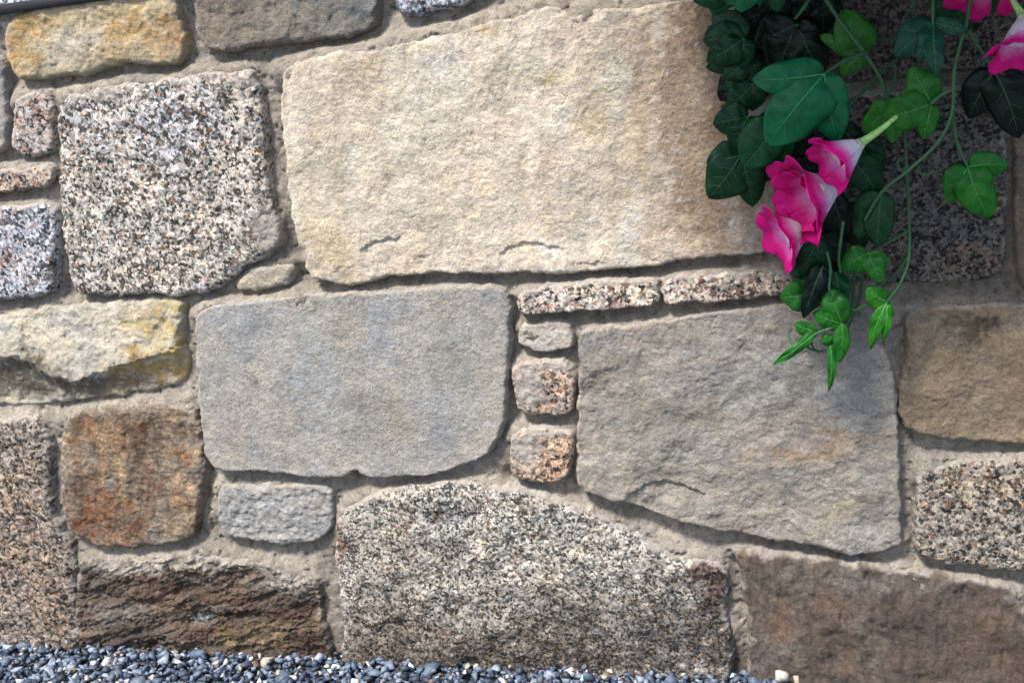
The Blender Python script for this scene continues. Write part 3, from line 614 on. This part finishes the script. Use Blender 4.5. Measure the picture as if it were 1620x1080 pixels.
def make_leaf(base, lobes, d, color, seed=0, NS=18, NT=12):
    """base pixel, lobes [(tip px, tip py, width ratio, tip depth offset)], d = depth of the leaf base before the wall"""
    rnd = random.Random(seed)
    bx, by = base; o_ = P2W(bx, by, d); co, F, vc, vf = [], [], [], []
    def vein(pts, r0, r1):
        n = len(pts); c_, f_ = tube_np(pts, [r0+(r1-r0)*i/(n-1) for i in range(n)], 5); k = len(vc)
        vc.extend(c_); vf.extend([tuple(x+k for x in f) for f in f_])
    rmax = max(math.hypot(l[0]-bx, l[1]-by) for l in lobes)
    order = list(range(len(lobes))); rnd.shuffle(order)
    for li, lo in enumerate(lobes):
        tx, ty, wr = lo[0], lo[1], lo[2]; dz = lo[3] if len(lo) > 3 else 0.0
        if wr >= .45: wr = min(1.05, wr*1.1)
        ln = math.hypot(tx-bx, ty-by); ux, uy = (tx-bx)/ln, (ty-by)/ln; nx_, ny_ = -uy, ux
        ph = rnd.uniform(0, 6); bend = rnd.uniform(-.10, .10); arch = rnd.uniform(.02, .10); skew = rnd.uniform(-.08, .08)
        S = ln*0.00075; off = order[li]*.0007; fold_ = rnd.uniform(.05, .22); pk = rnd.uniform(.4, 1.0)
        def half(q): return wr*ln*.5*2.15*(q+.02)**.45*max(0, 1-q)**.75*(1+.05*math.sin(q*10+ph))
        def pos(q, t):
            w = half(q); side = t*w*(1+skew*(1 if t > 0 else -1))
            cx = bx+ux*ln*q+nx_*(side+bend*ln*math.sin(math.pi*q)*.5); cy = by+uy*ln*q+ny_*(side+bend*ln*math.sin(math.pi*q)*.5)
            at_ = abs(t)
            dp = d + off*min(1, q*5) + dz*q + arch*S*math.sin(math.pi*q) - .16*S*q*q
            dp -= fold_*at_*w*.00075 - .10*at_*(1-at_)*w*.003*pk*(1+.6*math.sin(q*15-at_*3.0+ph))
            dp += .035*S*math.sin(q*9+ph+(1.5 if t > 0 else 0))*at_*at_
            return P2W(cx, cy, dp)
        k0 = len(co)
        for i in range(NS+1):
            q = (i/NS)**.9
            for j in range(NT+1): co.append(pos(q, -1+2*j/NT))
        for i in range(NS):
            for j in range(NT):
                a_ = k0+i*(NT+1)+j; F.append((a_, a_+1, a_+NT+2, a_+NT+1))
        if ln > rmax*.4:
            vein([pos(q*.9, 0)+Vector((0, -.0005, 0)) for q in [i/9 for i in range(10)]], .00075*(rmax/110+.3), .0002)
            for q0 in (.30, .5, .68):
                for sg in (-1, 1):
                    vein([pos(q0+.13*e, sg*.55*e)+Vector((0, -.0003, 0)) for e in (0, .33, .66, 1)], .0003, .0001)
    o = mesh_np('leaf', [c-o_ for c in co], F, M_LEAF); o.parent = vine; o.location = o_-VLOC; o.color = (*color, 1)
    md = o.modifiers.new('thickness', 'SOLIDIFY'); md.thickness = .0004; md.offset = 0
    if NS > 8: add_part('vein', vc, vf, M_VEIN, o, o_).color = (color[0]*1.6+.016, color[1]*1.3+.055, color[2]*1.2+.016, 1)
    return o

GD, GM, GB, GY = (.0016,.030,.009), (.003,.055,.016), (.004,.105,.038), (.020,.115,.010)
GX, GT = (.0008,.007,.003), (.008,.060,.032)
LEAVES = [
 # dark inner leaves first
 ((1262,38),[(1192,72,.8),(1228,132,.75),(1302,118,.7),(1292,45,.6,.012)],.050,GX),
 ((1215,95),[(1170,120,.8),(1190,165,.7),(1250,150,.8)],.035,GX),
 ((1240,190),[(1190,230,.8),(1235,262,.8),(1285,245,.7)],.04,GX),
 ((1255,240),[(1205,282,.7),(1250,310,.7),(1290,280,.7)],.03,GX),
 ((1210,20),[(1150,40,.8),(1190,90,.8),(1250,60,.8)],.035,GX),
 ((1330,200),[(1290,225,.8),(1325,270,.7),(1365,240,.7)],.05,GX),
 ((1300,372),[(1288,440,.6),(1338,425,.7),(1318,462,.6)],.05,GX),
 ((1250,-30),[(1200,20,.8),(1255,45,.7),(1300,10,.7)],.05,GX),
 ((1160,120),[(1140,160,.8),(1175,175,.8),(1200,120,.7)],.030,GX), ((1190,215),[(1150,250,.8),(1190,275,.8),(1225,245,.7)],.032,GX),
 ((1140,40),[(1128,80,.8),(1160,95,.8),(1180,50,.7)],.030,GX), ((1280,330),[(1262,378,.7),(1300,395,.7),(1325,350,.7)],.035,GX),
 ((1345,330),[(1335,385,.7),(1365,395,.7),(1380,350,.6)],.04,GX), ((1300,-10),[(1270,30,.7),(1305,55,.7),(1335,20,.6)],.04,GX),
 # the left fringe
 ((1150,-28),[(1097,3,.9,.01),(1128,24,.8),(1162,12,.7)],.085,GM),
 ((1182,-45),[(1150,8,.7),(1172,20,.8,.012),(1202,8,.7)],.105,GB),
 ((1222,-45),[(1205,5,.7),(1229,20,.6,.01),(1246,-6,.7)],.095,GM),
 ((1178,62),[(1126,24,.8,-.01),(1112,64,.8),(1118,98,.7,.005),(1175,110,.8)],.07,GD),
 ((1183,92),[(1117,107,.55),(1146,126,.8,.01),(1190,135,.8)],.06,GD),
 ((1192,132),[(1143,137,.7),(1152,171,.8,.01),(1190,176,.8)],.058,GD),
 ((1182,186),[(1128,196,.9,.006),(1140,168,.6),(1160,236,.8),(1200,225,.7)],.068,GD),
 ((1172,246),[(1118,258,.85,.004),(1121,314,.8,.01),(1192,327,.62),(1216,286,.7)],.065,GD),
 ((1226,200),[(1170,216,.7),(1176,264,.85,.012),(1236,264,.8),(1256,235,.6)],.085,GM),
 # big glossy leaf
 ((1304,117),[(1189,127,.50,.018),(1212,230,.60,.022),(1324,226,.58,.004)],.115,GB),
 # right of it
 ((1369,82),[(1332,16,.82,.01),(1296,56,.42),(1330,119,.62,.008)],.07,GY),
 ((1500,-14),[(1478,28,.8),(1532,48,.8)],.06,GM),
 ((1477,36),[(1415,90,.62,.006),(1452,98,.5,.02),(1482,122,.42,.024),(1530,50,.5,.016)],.095,GT),
 ((1420,170),[(1365,208,.72),(1412,227,.6,.008),(1402,156,.6)],.075,(.022,.16,.012)),
 ((1473,164),[(1440,106,.82,.006),(1395,186,.72,.012),(1461,221,.58,.01)],.095,(.013,.11,.008)),
 ((1573,112),[(1532,188,.66),(1612,219,.62,.008),(1640,135,.6)],.075,GX),
 ((1531,264),[(1500,320,.70,.006),(1596,262,.62,.008),(1566,345,.72,.012)],.085,(.010,.105,.008)),
 ((1368,214),[(1396,274,.55),(1362,262,.6)],.055,GD),
 ((1346,250),[(1394,316,.62,.006),(1345,300,.6)],.075,GD),
 ((1394,304),[(1356,376,.6,.006),(1388,392,.55,.01),(1406,345,.5)],.085,(.005,.040,.011)),
 ((1318,306),[(1340,372,.6),(1318,366,.6)],.07,GX),
 ((1374,400),[(1331,426,.8,.004),(1396,447,.62,.01),(1410,415,.5)],.08,(.010,.10,.008)),
 ((1292,378),[(1247,392,.8),(1266,436,.7,.006),(1302,440,.6)],.07,GD),
 ((1302,420),[(1271,504,.36,.006),(1300,478,.5)],.078,GX),
 ((1282,440),[(1241,424,.4),(1260,458,.6)],.06,GM),
 ((1290,462),[(1234,470,.85,.004),(1270,496,.7)],.068,(.010,.09,.008)),
 ((1322,430),[(1300,470,.5),(1330,500,.5,.004)],.062,GM),
 ((1332,512),[(1286,494,.6),(1306,452,.62),(1328,574,.42,.008)],.08,(.010,.10,.006)),
 ((1291,526),[(1222,577,.20,.01),(1256,512,.62),(1262,542,.4)],.078,(.010,.10,.008)),
 ((1314,546),[(1304,526,.8),(1311,619,.20,.008),(1321,592,.22)],.078,(.010,.10,.008)),
 ((1403,478),[(1370,456,.85,.004),(1377,553,.30,.01),(1397,540,.30,.008),(1414,500,.5)],.072,(.020,.15,.008)),
]
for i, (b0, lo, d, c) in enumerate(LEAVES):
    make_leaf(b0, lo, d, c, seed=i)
# unseen leaves added off frame, set sunward to shade the upper right wall
rl = random.Random(9)
protoL = [make_leaf(b0, lo, d, c, seed=i, NS=6, NT=4) for i, (b0, lo, d, c) in enumerate(LEAVES[14:32])]
n_made = 0; fc, ff, off = [], [], 0
while n_made < 900:
    src = rl.choice(protoL)
    w = P2W(rl.uniform(1225, 1820), rl.uniform(-60, 520), 0)
    p_ = w + sdir*(rl.uniform(.06, .42)/-sdir.y)
    pxx, pyy = proj(p_.x, p_.y, p_.z)
    if pyy > -135 and pxx < 1760: continue
    n_made += 1
    from mathutils import Euler
    rm = np.array(Euler((rl.uniform(-.7, .5), rl.uniform(-.6, .6), rl.uniform(-.7, .7))).to_matrix())*rl.uniform(.9, 1.45)
    v = np.empty(len(src.data.vertices)*3, np.float32); src.data.vertices.foreach_get('co', v)
    f = np.empty(len(src.data.loops), np.int32); src.data.loops.foreach_get('vertex_index', f)
    fc.append(v.reshape(-1, 3)@rm.T+np.array(p_-VLOC)); ff.append(f.reshape(-1, 4)+off); off += len(v)//3
fo = mesh_np('shade_foliage', np.concatenate(fc), np.concatenate(ff), M_LEAF, vine); fo.color = (*GM, 1); fo['kind'] = 'stuff'
for o in protoL: bpy.data.objects.remove(o)

STEMS = [
 ([(1298,-14,.085),(1330,35,.085),(1368,85,.085),(1393,125,.08),(1404,158,.075)],.0019),
 ([(1369,84,.087),(1338,95,.10),(1304,117,.115)],.0017),
 ([(1290,-20,.07),(1275,8,.075),(1258,30,.07)],.0018),
 ([(1526,48,.10),(1510,110,.10),(1506,178,.10),(1484,225,.10),(1437,270,.10),(1396,303,.095),(1368,348,.095)],.0018),
 ([(1507,178,.095),(1514,225,.09),(1531,264,.087)],.0015),
 ([(1428,170,.05),(1434,260,.055),(1438,350,.06),(1438,408,.07),(1425,447,.075),(1403,478,.075)],.0016),
 ([(1438,364,.06),(1418,376,.07),(1394,390,.08)],.0016),
 ([(1437,406,.07),(1415,435,.06),(1392,458,.05)],.0014),
 ([(1478,-20,.09),(1476,10,.095),(1476,38,.097)],.0018),
 ([(1473,164,.097),(1490,150,.10),(1508,142,.10)],.0019),
 ([(1330,185,.03),(1362,148,.035),(1398,110,.04),(1425,88,.045),(1440,60,.05)],.0013),
 ([(1413,95,.05),(1416,120,.05),(1405,155,.06)],.0012),
 ([(1455,-20,.05),(1446,5,.05),(1432,25,.05)],.0013),
 ([(1532,50,.08),(1555,85,.078),(1573,112,.076)],.0016),
 ([(1378,60,.045),(1395,62,.045),(1415,62,.05)],.0014),
 ([(1352,425,.045),(1350,460,.045),(1346,490,.05),(1334,520,.07)],.0017),
 ([(1364,425,.04),(1362,465,.045),(1350,500,.05),(1336,528,.06)],.0017),
 ([(1330,455,.05),(1340,440,.05),(1352,440,.045)],.0013),
 ([(1330,450,.05),(1345,452,.05),(1356,448,.045)],.0013),
 ([(1334,513,.08),(1312,520,.08),(1291,528,.08),(1262,549,.08),(1250,540,.072),(1247,528,.066),(1254,520,.06)],.0013),
 ([(1300,520,.075),(1284,540,.07),(1292,555,.065),(1306,553,.065)],.0012),
 ([(1296,522,.07),(1278,545,.066),(1284,553,.06),(1302,556,.06)],.0012),
 ([(1370,482,.072),(1352,491,.07),(1342,486,.068),(1338,474,.066)],.0015),
 ([(1436,268,.09),(1424,270,.085),(1420,256,.08),(1425,250,.08)],.0012),
 ([(1452,262,.095),(1458,276,.09),(1470,276,.09),(1477,268,.09)],.0012),
 ([(1334,350,.09),(1330,380,.095),(1327,410,.09),(1330,430,.085)],.0016),
 ([(1308,398,.09),(1314,425,.092),(1312,455,.09),(1314,470,.085)],.0014),
 ([(1320,-220,.06),(1312,-100,.08),(1298,-14,.085)],.003), ([(1500,-220,.06),(1490,-100,.09),(1478,-20,.09)],.003), ([(1526,48,.10),(1535,-20,.09),(1520,-200,.07)],.002),
]
for pp, r in STEMS: stem(pp, r)

def mat_petal():
    b = NB('pink_petal')
    at = b.n('Attribute', attribute_name='col').outputs['Color']
    tc = b.n('TexCoord').outputs['Object']; n = b.noise(tc, 250, 3).outputs[0]
    c = b.mix(at, b.ramp(n, [(.3, .85), (.7, 1.1)]))
    b.l(c, b.b.inputs['Base Color']); b.b.inputs['Roughness'].default_value = .6
    b.b.inputs['Specular IOR Level'].default_value = .2
    tr = b.n('BsdfTranslucent'); b.l(c, tr.inputs[0]); m_ = b.n('MixShader'); m_.inputs[0].default_value = .3
    b.l(b.b.outputs[0], m_.inputs[1]); b.l(tr.outputs[0], m_.inputs[2]); b.l(m_.outputs[0], b.out.inputs[0])
    return b.m
M_PET = mat_petal()
def grad(q, stops):
    for (a_, ca), (b2, cb) in zip(stops, stops[1:]):
        if q <= b2:
            t = max(0, (q-a_)/(b2-a_)); return tuple(x+(y-x)*t for x, y in zip(ca, cb))
    return stops[-1][1]
WH, PK, MG, DK = (.78,.70,.76), (.80,.20,.54), (.72,.008,.24), (.50,.006,.12)
def flower(base, mouth, db, dm, rim, label, npet=5, phase=0., dark=0., tubef=.55, flare=1.0, layers=((1.0, 0.0, 0.0),)):
    """base/mouth pixels with depths: axis of the trumpet; rim radius in metres"""
    A = P2W(base[0], base[1], db); B = P2W(mouth[0], mouth[1], dm); ax = (B-A); Ln = ax.length; ax.normalize()
    n1_ = ax.orthogonal().normalized(); n2_ = ax.cross(n1_)
    r0 = .0035
    def prof(q):                                # radius, axial position
        r = r0 + (rim*.58-r0)*smooth(-.1, .75, q) + (rim*.42)*max(0, (q-.5)/.5)**1.5*flare
        return r, Ln*(q if q < .8 else .8+(q-.8)*.55)
    NU, NV = 12, 30
    # throat tube
    co = []; F = []; cc = []
    for i in range(NU+1):
        q = tubef*i/NU; r, z = prof(q)
        for k in range(NV):
            t = 2*math.pi*k/NV; rr = r*(1+.05*math.cos(npet*t))
            co.append(A+ax*z+(n1_*math.cos(t)+n2_*math.sin(t))*rr-A)
            cc.append(grad(q, [(0, (.42,.58,.18)), (.10, (.62,.68,.42)), (.2, WH), (1, WH)]))
    for i in range(NU):
        for k in range(NV): F.append((i*NV+k, i*NV+(k+1) % NV, (i+1)*NV+(k+1) % NV, (i+1)*NV+k))
    o = mesh_np('flower', co, F, M_PET, None, np.array(cc)); o.parent = vine; o.location = A-VLOC; o['label'] = label
    md = o.modifiers.new('thickness', 'SOLIDIFY'); md.thickness = .0005
    for p in range(npet*len(layers)):
        sc_, dk2, ph2 = layers[p//npet]; dk_ = max(dark, dk2)
        co, cc, F = [], [], []; rnd = random.Random(p*7+int(base[0]))
        half = math.pi/npet*1.30; c0 = phase+ph2+2*math.pi*p/npet; NUp, NVp = 18, 14
        curl = rnd.uniform(-.45, .7); lift = rnd.uniform(-.05, .05); ruf = rnd.uniform(.4, 1.0)
        for i in range(NUp+1):
            for k in range(NVp+1):
                v = -1+2*k/NVp
                tip = 1-.07*abs(v)**4 + .012*math.cos(v*6+p)          # rounded, notched rim
                q = .18+(tip-.18)*i/NUp
                r, z = prof(q); r *= sc_
                t = c0+v*half*(1-.08*i/NUp)
                e = max(0, (q-.55)/.45)
                rr = r*(1+.10*e*math.sin(v*4+p*2)) + (.0006+.0006*(p % 2))
                zz = z + Ln*.16*e*(math.sin(v*5.5+p*1.7)*.5*ruf - curl*e*.8) + lift*Ln*e
                co.append(ax*zz+(n1_*math.cos(t)+n2_*math.sin(t))*rr)
                w_ = abs(v)*.06
                c_ = grad(q+w_, [(0, WH), (.46, WH), (.63, PK), (.77, MG), (1.2, MG)])
                c_ = tuple(x+(y-x)*dk_ for x, y in zip(c_, DK)); cc.append(c_)
        for i in range(NUp):
            for k in range(NVp):
                a_ = i*(NVp+1)+k; F.append((a_, a_+1, a_+NVp+2, a_+NVp+1))
        pt = mesh_np('petal', co, F, M_PET, None, np.array(cc)); pt.parent = o
        md = pt.modifiers.new('thickness', 'SOLIDIFY'); md.thickness = .0004
    return o
flower((1366,224),(1303,268),.112,.135,.032,'small pink trumpet flower on the thick pale green stalk', phase=.3, flare=.75)
flower((1332,290),(1252,324),.085,.110,.046,'largest pink flower with a white throat in the middle of the cluster', phase=.9, dark=.10, layers=((1.0, 0., 0.), (.74, .3, .6)))
flower((1282,356),(1222,384),.072,.088,.037,'lowest pink flower with a white throat against the sandstone', phase=.1)
flower((1618,22),(1624,95),.11,.13,.034,'pink trumpet flower cut off by the right edge', phase=.5)
flower((1560,-45),(1556,2),.09,.11,.032,'dark pink flower hanging down from the top edge at the right', phase=.2, dark=.6)
co, F = tube_np(spline([P2W(*p) for p in ((1424,180,.10),(1408,193,.108),(1388,209,.112),(1364,225,.115))]), [.0022+.0022*(i/18)**2 for i in range(19)], 12)
add_part('flower_stalk', co, F, M_STEMP, vine, VLOC)
co, F = tube_np(spline([P2W(*p) for p in ((1596,-20,.10),(1603,2,.105),(1618,26,.11))]), [.002+.0022*(i/12)**2 for i in range(13)], 12)
add_part('flower_stalk', co, F, M_STEMP, vine, VLOC)
